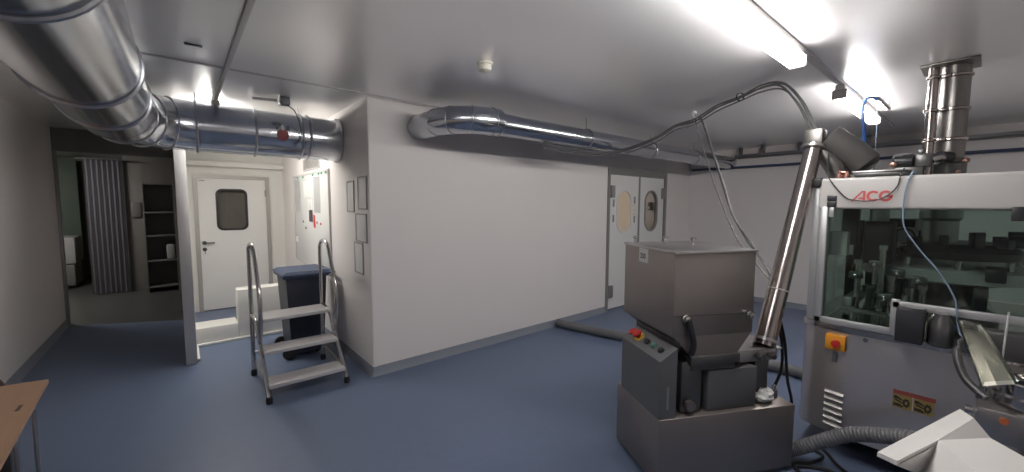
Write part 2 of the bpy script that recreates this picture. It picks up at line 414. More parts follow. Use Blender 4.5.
# ------------------------------------------------------------------ big galvanised duct
R1 = .21; ZD = 2.262; XD = -1.64; YD = .87
big = thing('ventilation_duct', 'large galvanised duct along the left ceiling turning into the wall above the niche', 'duct', (XD, -1.2, ZD))
MB().tube([(XD, YB + .005, ZD), (XD, .40, ZD)], R1, 40).build('straight_section', 'galv', big)
arc = [(XD + .44 - .44 * math.cos(a), YD - .44 + .44 * math.sin(a), ZD) for a in [PI / 2 * k / 4 for k in range(5)]]
MB().tube([(XD, .40, ZD)] + arc + [(XD + .47, YD, ZD)], R1 + .001, 40, cap=False).build('elbow', 'galv', big)
MB().tube([(XD + .45, YD, ZD), (-.001, YD, ZD)], R1, 40).build('straight_section', 'galv', big)
for y in (-3.6, -2.02, -.86, -.12): MB().torus((XD, y, ZD), (0, 1, 0), R1 + .004, .011, 40).build('joint_band', 'galvseam', big)
for k in (1, 2, 3):
    a = PI / 2 * k / 4; MB().torus(arc[k], (math.sin(a), math.cos(a), 0), R1 + .006, .006, 40).build('joint_band', 'galvseam', big)
for x in (-1.17, -.75, -.37, -.30): MB().torus((x, YD, ZD), (1, 0, 0), R1 + .004, .010, 40).build('joint_band', 'galvseam', big)
MB().lathe([(R1 + .018, 0), (R1 + .018, .02), (R1 + .004, .028)], (0, YD, ZD), (-1, 0, 0), 40).build('wall_collar', 'galvseam', big)
for (x, y) in ((XD, -.86), (XD, -2.02), (-1.17, YD), (-.37, YD)):
    MB().cyl((x, y, ZD + R1), (x, y, H), .005, n=8).build('hanger_rod', 'steel', big)
# inspection label on the duct: red round mark with a dark upper edge
def on_duct(ax, ang, rr): return (ax, YD - (R1 + rr) * math.cos(ang), ZD + (R1 + rr) * math.sin(ang))
def duct_patch(cx, ca, w, h, rr, n=16):
    m = MB(); ro = [[on_duct(cx, ca, rr)]]
    c = m.bm.verts.new(on_duct(cx, ca, rr)); prev = None
    for ring in range(1, 5):
        cur = [m.bm.verts.new(on_duct(cx + w * ring / 4 * math.cos(2 * PI * k / n), ca + h * ring / 4 * math.sin(2 * PI * k / n), rr)) for k in range(n)]
        for k in range(n):
            j = (k + 1) % n
            if prev is None: m.bm.faces.new((c, cur[k], cur[j]))
            else: m.bm.faces.new((prev[k], cur[k], cur[j], prev[j]))
        prev = cur
    low = [m.bm.verts.new(on_duct(cx + w * math.cos(2 * PI * k / n), ca + h * math.sin(2 * PI * k / n), -.002)) for k in range(n)]
    for k in range(n): m.bm.faces.new((prev[k], low[k], low[(k + 1) % n], prev[(k + 1) % n]))
    return m
duct_patch(-.545, -.12, .05, .25, .003).build('red_sticker', mat('faded_red', (.34, .07, .07), .5), big)
for dx in (-.042, .0, .042): duct_patch(-.545 + dx, .20, .014, .13, .004).build('sticker_prong', 'greycase' if dx else 'notice', big)

# ------------------------------------------------------------------ slim duct along the middle wall
R2 = .100; Z2 = 2.325; Y2 = -.70
sl = thing('ventilation_duct', 'slim galvanised duct leaving the middle wall and running above the double door', 'duct', (3.2, Y2, Z2))
arc2 = [(.50 + .34 - .34 * math.cos(a), Y2 + .34 - .34 * math.sin(a), Z2 + .012) for a in [PI / 2 * k / 3 for k in range(4)]]
MB().tube([(.50, -.001, Z2 + .012)] + arc2 + [(.92, Y2, Z2 + .012)], R2 + .018, 36).build('elbow', 'galv', sl)
MB().tube([(.90, Y2, Z2), (5.999, Y2, Z2)], R2, 32).build('straight_section', 'galv', sl)
for k in range(4):
    a = PI / 2 * k / 3; MB().torus(arc2[k], (math.sin(a), -math.cos(a), 0), R2 + .019, .005, 36).build('joint_band', 'galvseam', sl)
MB().torus((.50, -.02, Z2 + .012), (0, 1, 0), R2 + .018, .006, 36).build('wall_collar', 'galvseam', sl)
for x in (.92, 2.15, 3.45, 4.65): MB().torus((x, Y2, Z2), (1, 0, 0), R2 + .004, .007, 32).build('joint_band', 'galvseam', sl)
for x in (2.15, 3.45, 4.65): MB().cyl((x, Y2, Z2 + R2), (x, Y2, H), .005, n=8).build('hanger_rod', 'steelbright', sl)

# ------------------------------------------------------------------ far wall services
ct = thing('cable_tray', 'dark cable tray hung from the ceiling along the far wall', 'cable tray', (5.87, -2.8, 2.4))
tm = MB().box((5.78, -5.35, 2.385), (5.97, -.85, 2.392)).box((5.78, -5.35, 2.385), (5.785, -.85, 2.43)).box((5.965, -5.35, 2.385), (5.97, -.85, 2.43))
tm.build('tray', 'tray', ct)
for y in (-.90, -1.23, -1.72, -2.5, -3.3, -4.1): MB().box((5.86, y - .025, 2.39), (5.90, y + .025, H), .004).build('hanger', 'tray', ct)
tag(MB().tube([(5.93, -.06, 2.24), (5.93, -5.38, 2.24)], .02, 12).build('wall_pipe', 'bluepipe'), 'dark blue pipe running level along the far wall below the cable tray', 'pipe')
hz = [(2.43, -.055, .06), (2.455, -.25, .055), (2.63, -.93, .055), (2.88, -1.75, .055), (3.02, -2.35, .055), (3.03, -2.7, .055)]
tag(MB().tube(smooth(hz, 6), .052, 16).build('floor_duct', 'hose'), 'grey round duct lying on the floor from the middle wall toward the white machine', 'duct')

# ------------------------------------------------------------------ whiteboard, notices, vent
wb = thing('whiteboard', 'white magnetic board on the side wall of the niche', 'whiteboard', (0, 2.03, .8))
MB().box((-.016, 1.20, .81), (-.002, 2.92, 1.98), .002).build('panel', 'board', wb)
MB().frame((1.185, .795), (2.935, 1.995), .02, -.022, 0, 'x').build('frame', 'alu', wb)
def sheet(name, y0, y1, z0, z1, m, label, cat='paper', x=-.0165, group=None):
    o = MB().box((x - .002, min(y0, y1), z0), (x, max(y0, y1), z1)).build(name, m)
    return tag(o, label, cat, group)
sheet('paper_sheet', 2.55, 2.86, 1.50, 1.93, 'greypaper', 'grey printed sheet at the left end of the whiteboard')
sheet('paper_sheet', 1.55, 1.83, 1.49, 1.93, 'greypaper', 'grey printed sheet near the right end of the whiteboard')
sheet('paper_sheet', 1.90, 2.35, 1.68, 1.90, 'paper', 'white sheet pinned at the top middle of the whiteboard')
sheet('paper_sheet', 1.95, 2.15, 1.52, 1.66, 'paper', 'small white sheet under the pinned one at the middle of the whiteboard')
sheet('photo_card', 1.92, 2.10, 1.37, 1.52, 'blackplastic', 'black card stuck on the middle of the whiteboard', 'card')
sheet('marker_card', 1.80, 1.89, 1.30, 1.46, 'red', 'red card beside the black card on the whiteboard', 'card')
sheet('socket_plate', 2.78, 2.90, 1.05, 1.13, 'notice', 'small grey plate low at the left end of the whiteboard', 'plate')
gm = mat('green_magnet_plastic', (.05, .28, .14), .4)
for i, y in enumerate((1.28, 1.45, 1.58, 1.85, 2.35, 2.65)):
    o = MB().box((-.024, y - .03, 1.945), (-.0165, y + .03, 1.97), .003).build('magnet', gm)
    tag(o, 'small green magnet in the row along the top edge of the whiteboard', 'magnet', 'green magnets along the whiteboard top')
for i, (y, z, c, nm) in enumerate(((1.72, 1.37, 'red', 'red'), (2.28, 1.28, 'blackplastic', 'black'), (1.55, 1.36, 'red', 'red'), (2.42, 1.36, 'greycase', 'grey'))):
    o = MB().lathe([(.016, 0), (.016, .006), (.01, .009)], (-.0165, y, z), (-1, 0, 0), 12).build('round_magnet', c)
    tag(o, ['small round red magnet close beside the red card', 'small round black magnet below the white sheet', 'small round red magnet below the right grey sheet', 'small round grey magnet below the white sheets'][i] + ' on the whiteboard', 'magnet')
def notice(y0, y1, z0, z1, label):
    t = thing('wall_notice', label, 'notice', (0, (y0 + y1) / 2, z0), 0, 'framed notices on the niche side wall')
    MB().box((-.006, y0, z0), (-.001, y1, z1), .001).build('sheet', 'notice', t)
    MB().frame((y0 - .012, z0 - .012), (y1 + .012, z1 + .012), .014, -.009, 0, 'x').build('frame', 'noticeframe', t)
notice(.40, .585, 1.53, 1.815, 'framed notice on the side wall, the upper one next to the whiteboard')
notice(.06, .265, 1.56, 1.845, 'framed notice on the side wall, the upper one next to the corner')
notice(.08, .345, 1.25, 1.50, 'framed notice on the side wall, middle of the column next to the corner')
notice(.19, .40, .94, 1.22, 'framed notice on the side wall, lowest of the group')
vg = thing('air_grille', 'grey air grille on the side wall above the whiteboard', 'air grille', (0, 1.96, 2.03))
MB().frame((1.57, 2.03), (2.36, 2.19), .02, -.012, 0, 'x').build('frame', 'alu', vg)
gm_ = MB()
for k in range(9): gm_.box((-.008, 1.59, 2.052 + k * .0145), (-.002, 2.34, 2.059 + k * .0145))
gm_.build('louvres', 'greyframe', vg)

# ------------------------------------------------------------------ wheelie bin
bn = thing('wheelie_bin', 'navy wheelie bin with blue lid behind the step ladder', 'bin', (-.34, 1.18, 0))
def frus(m, a0, a1, b0, b1, zb, zt):
    (x0, y0, x1, y1), (X0, Y0, X1, Y1) = (a0[0], a0[1], a1[0], a1[1]), (b0[0], b0[1], b1[0], b1[1])
    m.hull([(x0, y0, zb), (x1, y0, zb), (x1, y1, zb), (x0, y1, zb), (X0, Y0, zt), (X1, Y0, zt), (X1, Y1, zt), (X0, Y1, zt)]); return m
frus(MB(), (-.49, .94), (-.18, 1.35), (-.525, .92), (-.14, 1.40), .04, .86).build('body', 'binbody', bn)
MB().box((-.555, .90, .835), (-.115, 1.42, .875), .012).build('rim', 'binblue', bn)
lid = frus(MB(), (-.565, .89), (-.09, 1.43), (-.52, .93), (-.13, 1.39), .876, .905)
lid.build('lid', 'binblue', bn)
MB().tube([(-.11, .93, .865), (-.06, .93, .865), (-.05, 1.16, .865), (-.06, 1.39, .865), (-.11, 1.39, .865)], .014, 10).build('handle', 'binblue', bn)
for y in (.93, 1.38): MB().lathe([(.035, 0), (.062, .004), (.065, .02), (.062, .036), (.035, .04)], (-.515, y - .02, .066), (0, 1, 0), 28).build('wheel', 'black', bn)
MB().cyl((-.515, .95, .066), (-.515, 1.37, .066), .012, n=12).build('axle', 'steel', bn)
MB().box((-.26, 1.0, 0.001), (-.22, 1.31, .05), .006).build('foot_bar', 'binbody', bn)

# ------------------------------------------------------------------ step ladder
ld = thing('step_ladder', 'three-step aluminium ladder with tubular handrails standing in front of the niche', 'ladder', (-.54, .36, 0))
XA, XB = -.835, -.232
r = .017
for x in (XA, XB):
    def lx(p): return (x - .022 * p[0], p[0], p[1])
    rail = [Vector(lx(p)) for p in ((.335, .42), (.285, .50), (.255, .62), (.252, .76), (.275, .88))] + smooth([lx(p) for p in ((.275, .88), (.43, 1.16), (.475, 1.215), (.53, 1.24), (.61, 1.24), (.68, 1.22), (.715, 1.175), (.724, 1.11))], 6)[1:] + [Vector(lx((.725, .60))), Vector(lx((.728, .045)))]
    MB().tube(rail, r, 12).build('handrail', 'steelbright', ld)
    MB().tube(smooth([lx(p) for p in ((.728, .58), (.60, .585), (.50, .57), (.43, .52), (.36, .42))], 5) + [Vector(lx((.02, .045)))], r, 12).build('side_rail', 'steelbright', ld)
    for y in (.02, .728): MB().lathe([(.024, 0), (.026, .03), (.021, .055)], (x - .022 * y, y, .0005), n=16).build('rubber_foot', 'black', ld)
MB().cyl((XA - .016, .728, .22), (XB - .016, .728, .22), .012, n=12).build('cross_bar', 'steel', ld)
MB().cyl((XA - .016, .728, .50), (XB - .016, .728, .50), .012, n=12).build('cross_bar', 'steel', ld)
for (y0, y1, z) in ((.02, .225, .145), (.215, .415, .365), (.43, .70, .592)):
    sh_ = .022 * (y0 + y1) / 2; m = MB().box((XA + .008 - sh_, y0, z - .034), (XB - .008 - sh_, y1, z), .006)
    for k in range(7): m.box((XA + .02 - sh_, y0 + .012 + k * (y1 - y0 - .03) / 6.5, z - .001), (XB - .02 - sh_, y0 + .020 + k * (y1 - y0 - .03) / 6.5, z + .003))
    m.build('step', 'alu', ld)
for x in (XA, XB): MB().tube([(x, .20, .13), (x, .728, .13)], .010, 10).build('brace', 'steel', ld)

# ------------------------------------------------------------------ table and chair at the left wall
tb = thing('table', 'beech table top against the left wall at lower left', 'table', (-2.17, -1.75, 0))
MB().prism([(-2.50, -2.75, .734), (-1.755, -2.75, .734), (-1.842, -.725, .734), (-2.50, -.60, .734)], (0, 0, .018)).build('tabletop', 'wood', tb)
for (x, y) in ((-1.95, -.92), (-1.95, -2.68), (-2.45, -.92), (-2.45, -2.68)): MB().box((x - .02, y - .02, 0.0005), (x + .02, y + .02, .733), .004).build('leg', 'blackplastic', tb)
MB().box((-2.45, -2.68, .69), (-1.96, -.91, .733), .003).build('apron', 'blackplastic', tb)
MB().box((-1.874, -1.09, .7505), (-1.862, -1.025, .753)).build('table_mark', 'brown', tb)
ch = thing('chair', 'brown shell chair half hidden behind the table at the left wall', 'chair', (-2.2, -.42, 0))
bk = MB()
prof = rrect(-2.38, .50, -2.022, .775, .10)
bk.prism([(a, -.50 - .04 * (1 - abs((a + 2.18) / .2)), b) for a, b in prof], (0, .014, 0)); bk.build('backrest', 'brown', ch)
MB().box((-2.38, -.48, .44), (-2.0, -.10, .455), .006).build('seat', 'brown', ch)
for (x, y) in ((-2.36, -.46), (-2.02, -.46), (-2.36, -.12), (-2.02, -.12)): MB().cyl((x, y, .0005), (x, y, .60 if y < -.3 else .445), .011, n=10).build('leg', 'steel', ch)

# ------------------------------------------------------------------ side room beyond the corridor
o = thing('wall_screen', 'tall green panel in the dim room at the far left', 'panel', (-3.6, 8.6, 0))
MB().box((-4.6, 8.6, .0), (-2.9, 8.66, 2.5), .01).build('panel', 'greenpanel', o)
MB().box((-3.62, 8.58, .9), (-3.58, 8.6, 2.5)).build('mullion', 'machmid', o)
b_ = thing('laundry_cart', 'pale low cart on a dark base in front of the green panel', 'cart', (-3.4, 7.6, 0))
MB().box((-4.0, 7.3, .45), (-2.82, 8.0, .97), .06).build('bin', 'greypaper', b_)
MB().box((-3.95, 7.28, .06), (-2.85, 8.0, .45), .02).build('base', 'shelf', b_)
for (x, y) in ((-3.9, 7.36), (-2.9, 7.36), (-3.9, 7.9), (-2.9, 7.9)): MB().lathe([(.02, 0), (.032, .004), (.032, .028), (.02, .03)], (x, y, .033), (0, 1, 0), 16).build('wheel', 'black', b_)
cu = MB()
n = 22
pts = [(-2.52 + .47 * k / n, 6.25 + .035 * math.sin(k * 2.1) * .3) for k in range(n + 1)]
cu.prism([(x, y, .02) for x, y in pts] + [(x, y + .015, .02) for x, y in pts[::-1]], (0, 0, 2.32)); cu.box((-2.6, 6.2, 2.34), (-1.95, 6.3, 2.36))
tag(cu.build('strip_curtain', 'curtain'), 'dark curtain hanging in the dim room beyond the corridor', 'curtain')
rl = thing('ceiling_light', 'unseen lamp added to light the side room beyond the corridor', 'ceiling light', (-3.6, 5.2, H))  # unseen lamp, added to lift the dark side room
MB().box((-4.2, 5.13, H - .05), (-3.0, 5.27, H - .0005), .01).build('housing', 'machwhite', rl)
MB().box((-4.18, 5.15, H - .08), (-3.02, 5.25, H - .05), .01).build('diffuser', 'backfill', rl)
o = thing('wall_pillar', 'brown-grey pillar between the dark curtain and the shelving', 'pillar', (-1.9, 6.4, 0))
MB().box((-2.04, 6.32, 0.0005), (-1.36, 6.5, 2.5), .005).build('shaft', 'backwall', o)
MB().box((-1.97, 6.28, 1.35), (-1.84, 6.32, 1.62), .006).build('control_box', 'shelf', o)
sh = thing('shelving_unit', 'dark shelving unit against the brown-grey pillar', 'shelving', (-1.6, 6.1, 0))
for x in (-1.80, -1.385): MB().box((x, 5.95, 0.0005), (x + .02, 6.31, 1.98), .003).build('side_panel', 'shelf', sh)
for z in (.08, .55, 1.0, 1.42, 1.93): MB().box((-1.78, 5.95, z), (-1.385, 6.31, z + .03), .003).build('shelf', 'shelf', sh)
MB().box((-1.78, 6.29, .08), (-1.385, 6.308, 1.95)).build('back_panel', 'shelf', sh)
o = MB().box((-1.52, 5.97, .58), (-1.40, 6.2, .85), .03)
tag(o.build('storage_box', 'greypaper'), 'pale box on the shelving in the dim room', 'box')

# ------------------------------------------------------------------ hopper feeder machine (dull steel)
A = (.855, -2.108, 0); RZ = math.radians(-28)
hm = thing('hopper_feeder', 'dull stainless hopper feeder machine in the middle foreground', 'machine', A, RZ)
def lb(m, name, mt): return m.build(name, mt, hm, world=False)     # local axes: x right, y back
lb(MB().box((0, -.438, .03), (.905, .05, .415), .006).box((.03, -.41, 0.0005), (.875, .02, .03)), 'base', 'steeldark')
lb(MB().lathe([(.05, 0), (.055, .003), (.02, .005)], (0, -.21, .215), (-1, 0, 0), 24), 'vent_cover', 'steeldark')
# control box with sloped panel
cb = lb(MB().prism([(.0, -.432, .416), (.105, -.432, .416), (.105, -.432, .815), (.0, -.432, .745)], (0, .43, 0)), 'control_box', 'greycase')
def cpt(t, u, h=0.):   # along panel slope t 0..1 from low edge, u along y
    return Vector((.105 * t - .0, u, .745 + .07 * t)) + Vector((-.555, 0, .832)) * h
nrm = Vector((-.555, 0, .832))
MB().lathe([(.034, 0), (.034, .006)], cpt(.5, -.12), nrm, 20).build('emergency_ring', 'yellow', cb, world=False)
MB().lathe([(.014, .006), (.014, .022), (.028, .024), (.030, .034), (.024, .042), (.0, .044)], cpt(.5, -.12), nrm, 20).build('emergency_button', 'red', cb, world=False)
MB().lathe([(.026, 0), (.024, .012), (.0, .014)], cpt(.55, -.03), nrm, 20).build('red_button', 'red', cb, world=False)
for u, m in ((-.215, 'blackplastic'), (-.285, 'greenbtn'), (-.36, 'blackplastic')):
    MB().lathe([(.019, 0), (.019, .008), (.014, .016), (.0, .017)], cpt(.5, u), nrm, 16).build('push_button', m, cb, world=False)
lb(MB().box((.108, -.43, .80), (.122, .02, .845), .003), 'gasket_strip', 'black')
MB().box((.046, -.4335, .47), (.06, -.432, .6)).build('nameplate', 'greyframe', cb, world=False)
# column between base and hopper
lb(MB().box((.16, -.395, .415), (.30, -.05, .72), .02), 'drive_column', 'machdark')
lb(MB().box((.33, -.40, .415), (.66, -.06, .655), .006), 'gear_case', 'greycase')
lb(MB().cyl((.205, -.40, .47), (.205, -.43, .47), .03, n=18), 'drain_valve', 'steeldark')
lb(MB().box((.20, -.42, .70), (.52, -.09, .752), .003).box((.22, -.405, .665), (.5, -.1, .70)), 'outlet_collar', 'machdark')
# hopper
HX0, HX1, HY0, HY1 = .088, .605, -.405, .155
hp = MB(); hp.box((HX0, HY0, .868), (HX1, HY1, 1.335), .002)
hop = lb(hp, 'hopper', 'steeldark')
cn = MB(); cn.hull([(HX0 + .001, HY0 + .0005, .875), (HX1 - .001, HY0 + .0005, .875), (HX1 - .001, HY1 - .001, .875), (HX0 + .001, HY1 - .001, .875), (.215, HY0 + .0005, .745), (.505, HY0 + .0005, .745), (.505, -.12, .745), (.215, -.12, .745)])
lb(cn, 'hopper_cone', 'steeldark')
lb(MB().box((HX0 - .008, HY0 - .01, 1.335), (HX1 + .008, HY1 + .01, 1.349), .003), 'hopper_lid', 'steel')
MB().box((HX0 - .0, HY0 - .004, .985), (HX1, HY0 - .0005, .989)).build('seam', 'machdark', hop, world=False)
for (x, y) in ((.12, .08), (.30, .02), (.42, -.10)): MB().lathe([(.012, 0), (.012, .03), (.018, .034), (.018, .045), (.0, .048)], (x, y, 1.349), n=14).build('lid_knob', 'steelbright', hop, world=False)
for x in (.16, .575): MB().lathe([(.022, 0), (.022, .012), (.016, .018), (.016, .03), (.0, .032)], (x, HY0, .975), (0, -1, 0), 16).build('clamp_bolt', 'steelbright', hop, world=False)
MB().tube(smooth([(.165, HY0 - .025, .97), (.185, HY0 - .03, .90), (.20, HY0 - .03, .83), (.19, HY0 - .025, .77)], 5), [.017] * 15 + [.014], 10).build('clamp_lever', 'black', hop, world=False)
# number plate with the figure
pl = MB().box((HX0 - .0025, -.135, 1.245), (HX0 - .0003, -.03, 1.332)).build('number_label', 'paper', hm, world=False)
text_mb('200', .047, lambda x, y, z: (HX0 - .0027 - z, -.042 - x, 1.268 + y), .001, .001, sx=.95).build('lettering', 'brown', pl, world=False)
# auger feed block on the right
lb(MB().box((.55, -.36, .665), (.84, -.10, .735), .008).box((.54, -.37, .735), (.86, -.09, .745), .003), 'feed_block', 'steel')
lb(MB().cyl((.60, -.22, .745), (.60, -.22, .80), .013, n=14), 'feed_pin', 'steelbright')
lb(MB().cyl((.70, -.365, .70), (.70, -.40, .70), .02, n=16).cyl((.78, -.365, .70), (.78, -.40, .70), .014, n=16), 'clamp_screws', 'machdark')
lb(MB().box((.70, -.34, .415), (.80, -.12, .665), .01), 'support_post', 'machdark')
# things left on the base plate
def L2W(p): return WM[hm.name] @ Vector(p)
bag = MB(); random.seed(3)
c0 = L2W((.775, -.36, .4155))
bag.sphere(c0 + Vector((0, .02, .03)), .075, (1.05, .8, .55), 20)
for v in bag.bm.verts:
    k = random.uniform(.72, 1.15); v.co = c0 + Vector(((v.co.x - c0.x) * k, (v.co.y - c0.y) * k, max(.001, (v.co.z - c0.z) * k)))
tag(bag.build('plastic_bag', 'paper', angle=20), 'crumpled white plastic bag on the base of the hopper machine', 'bag')
c1 = L2W((.86, -.33, .4155))
bo = thing('sample_bottle', 'small dark-capped bottle at the corner of the hopper machine base', 'bottle', c1)
MB().lathe([(.018, 0), (.02, .01), (.02, .045), (.01, .055)], c1, n=16).build('body', 'greycase', bo)
MB().lathe([(.012, .055), (.012, .075), (.0, .076)], c1, n=16).build('cap', 'steelbright', bo)

# ------------------------------------------------------------------ inclined auger conveyor
T0 = Vector((1.395, -2.755, .747)); T1 = Vector((1.91, -2.825, 2.0)); TD = (T1 - T0).normalized()
au = thing('auger_conveyor', 'inclined polished steel auger tube rising from the hopper machine to the white machine', 'conveyor', T0)
MB().tube([T0, T1], [.060, .050], 28).build('tube', 'tubesteel', au)
for k in (.02, .975): MB().tube([T0 + (T1 - T0) * k, T0 + (T1 - T0) * k + TD * .018], .070, 28).build('flange', 'steel', au)
MB().torus(T0 + (T1 - T0) * .26, TD, .0585, .003, 28, 6).build('cable_tie', 'paper', au)
hs = Vector((1.925, -2.84, 2.03))
MB().box((1.87, -2.875, 1.975), (1.985, -2.775, 2.10), .008).build('head_box', 'ductsteel', au)
MB().tube([(1.95, -2.885, 2.05), (1.98, -2.95, 1.985), (2.01, -3.01, 1.925), (2.03, -3.07, 1.86), (2.03, -3.09, 1.84)], [.082, .09, .092, .088, .06], 28).build('drive_motor', 'motorgrey', au)
MB().tube([(1.95, -2.86, 1.97), (1.97, -2.93, 1.86), (1.98, -2.965, 1.762)], [.05, .06, .05], 20).build('discharge_spout', 'ductsteel', au)

# ------------------------------------------------------------------ capsule machine (white, glazed)
X0, X1, Y0, Y1 = 1.80, 3.62, -3.92, -2.90
acg = thing('capsule_filling_machine', 'white glazed capsule filling machine with red lettering on a steel base at right', 'machine', (2.7, -3.4, 0))
# base with a rounded corner and dark plinth
bp_ = [(X0, Y0 - .02), (X0, -3.14), (X0 + .003, -3.09), (X0 + .010, -3.03), (X0 + .021, -2.97), (X0 + .036, -2.91), (X0 + .055, -2.865), (X0 + .085, -2.845), (X1, Y1 + .055), (X1, Y0 - .02)]
base = MB().prism([(x, y, .155) for x, y in bp_], (0, 0, .665)).build('base_cabinet', 'steelbase', acg, angle=50)
ctop = MB().prism([(x - (.012 if x < 2 else 0), y + (.008 if y > -2.86 else 0), .82) for x, y in bp_], (0, 0, .035)).build('table_plate', 'steelbright', acg)
MB().box((X0 + .35, Y0 + .15, .03), (X1 - .1, Y1 - .12, .155)).build('plinth', 'blackplastic', acg)
for (x, y) in ((X0 + .22, Y0 + .14), (X0 + .28, Y1 - .14), (X1 - .14, Y0 + .14), (X1 - .14, Y1 - .12)): MB().lathe([(.045, 0), (.045, .015), (.018, .025), (.018, .16)], (x, y, .0005), n=16).build('levelling_foot', 'steel', acg)
# louvres in the base front
for k in range(6):
    z = .42 - k * .0415
    m = MB(); m.prism([(X0 + .016, -2.985, z + .008), (X0 + .000, -2.985, z - .004), (X0 + .002, -2.985, z - .010), (X0 + .02, -2.985, z - .008)], (-.017, -.095, 0)); m.build('louvre', 'steel', base)
# isolator
iso = MB().box((X0 - .022, -3.075, .70), (X0 + .03, -2.975, .795), .006).build('isolator_switch', 'orange', acg)
MB().cyl((X0 - .022, -3.03, .748), (X0 - .045, -3.03, .748), .022, n=18).box((X0 - .05, -3.038, .725), (X0 - .022, -3.022, .771), .003).build('knob', 'red', iso)
MB().box((X0 - .004, -3.035, .62), (X0 + .02, -3.01, .68), .002).cyl((X0 - .004, -3.022, .655), (X0 - .009, -3.022, .655), .007, n=10).build('door_lock', 'greycase', base)
MB().cyl((X0 - .0, -3.165, .80), (X0 - .014, -3.165, .80), .012, n=12).build('cap_screw', 'steelbright', base)
# warning labels: yellow plates, red heading, black running figure and gear
for y0 in (-3.300, -3.385):
    pl = MB().box((X0 - .002, y0 - .080, .445), (X0 - .0002, y0, .545)).build('warning_label', 'labely', acg)
    MB().box((X0 - .0028, y0 - .084 if y0 < -3.35 else y0 - .086, .525), (X0 - .002, y0, .548)).build('heading', 'faded', pl)
    fg = MB(); x = X0 - .0028
    def q(pts): fg.prism([(x, y0 - u, v) for u, v in pts], (.0006, 0, 0))
    for k in range(16):                      # toothed wheel
        a0, a1 = 2 * PI * k / 16, 2 * PI * (k + 1) / 16; ro = .022 if k % 2 else .027
        q([(.056 + ro * .62 * math.cos(a0), .482 + ro * math.sin(a0)), (.056 + ro * .62 * math.cos(a1), .482 + ro * math.sin(a1)), (.056 + .006 * math.cos(a1), .482 + .010 * math.sin(a1)), (.056 + .006 * math.cos(a0), .482 + .010 * math.sin(a0))])
    q([(.004, .512), (.016, .514), (.040, .498), (.038, .490), (.018, .498), (.004, .496)])        # hand drawn in
    q([(.010, .497), (.040, .482), (.038, .475), (.010, .486)])
    q([(.004, .470), (.030, .470), (.046, .458), (.040, .452), (.004, .456)])
    fg.build('pictogram', 'black', pl)
# cabinet frame
for (x, y) in ((X0, Y1), (X1, Y1), (X0, Y0), (X1, Y0)):
    sx = 1 if x == X0 else -1; sy = -1 if y == Y1 else 1
    MB().box((min(x, x + sx * .06), min(y, y + sy * .05), .855), (max(x, x + sx * .06), max(y, y + sy * .05), 1.76), .018, 4).build('corner_post', 'machalu', acg)
MB().box((X0 + .012, Y1 - .004, .855), (X0 + .075, Y1 + .042, 1.74), .016, 4).build('hinge_post', 'machalu', acg)
fx = MB()
fx.box((X0 - .012, Y0 - .01, 1.582), (X0 + .05, Y1 + .008, 1.772), .018, 5)
fascia = fx.build('front_fascia', 'machwhite', acg)
MB().box((X1 - .05, Y0, 1.60), (X1, Y1, 1.765), .01).build('rear_fascia', 'machwhite', acg)
for y in (Y0, Y1 - .04): MB().box((X0 + .05, y, 1.60), (X1 - .05, y + .04, 1.765), .01).build('side_fascia', 'machwhite', acg)
MB().box((X0 + .03, Y0 + .02, 1.745), (X1 - .03, Y1 - .02, 1.768)).build('roof_panel', 'machmid', acg)
MB().box((X0 - .014, Y1 - .010, 1.715), (X0 + .076, Y1 + .044, 1.778), .014, 3).build('corner_cap', 'black', acg)
# front door frame with stepped lower edge
dm = MB()
dm.box((X0 - .012, -3.275, .858), (X0 + .02, -2.905, .898), .005)          # bottom rail
dm.box((X0 - .012, -3.30, .858), (X0 + .02, -3.262, 1.07), .005)           # step post
dm.box((X0 - .012, Y0 + .02, 1.02), (X0 + .02, -3.265, 1.062), .005)         # upper bottom rail
dm.box((X0 - .012, -2.945, .858), (X0 + .02, -2.905, 1.60), .005)
dm.box((X0 - .012, Y0 + .02, 1.02), (X0 + .02, Y0 + .06, 1.60), .005)
dm.build('front_door_frame', 'machalu', acg)
MB().box((X0 + .002, -3.27, .89), (X0 + .008, -2.94, 1.602)).box((X0 + .002, Y0 + .05, 1.055), (X0 + .008, -3.2705, 1.602)).build('front_pane', 'green', acg)
MB().box((X0 + .07, Y1 - .03, .86), (X1 - .07, Y1 - .024, 1.602)).build('side_pane', 'green', acg)
MB().box((X0 + .07, Y0 + .024, .86), (X1 - .07, Y0 + .03, 1.602)).build('side_pane', 'green', acg)
MB().box((X1 - .03, Y0 + .05, .86), (X1 - .024, Y1 - .05, 1.602)).build('rear_pane', 'green', acg)
MB().box((X0 - .022, -2.985, 1.632), (X0 - .012, -2.938, 1.664), .003).box((X0 - .022, -2.985, 1.594), (X0 - .012, -2.938, 1.628), .003).build('hinge_block', 'blackplastic', acg)
MB().box((X0 - .018, -2.975, 1.53), (X0 - .011, -2.95, 1.592), .002).build('latch', 'machmid', acg)
MB().box((X0 - .02, -3.70, 1.53), (X0 - .01, -3.66, 1.60), .003).build('hinge_block', 'blackplastic', acg)
# red lettering on the fascia
def fas(x, y, z): return (X0 - .0125 - z, -3.066 - x, 1.634 + y)
cs = MB()
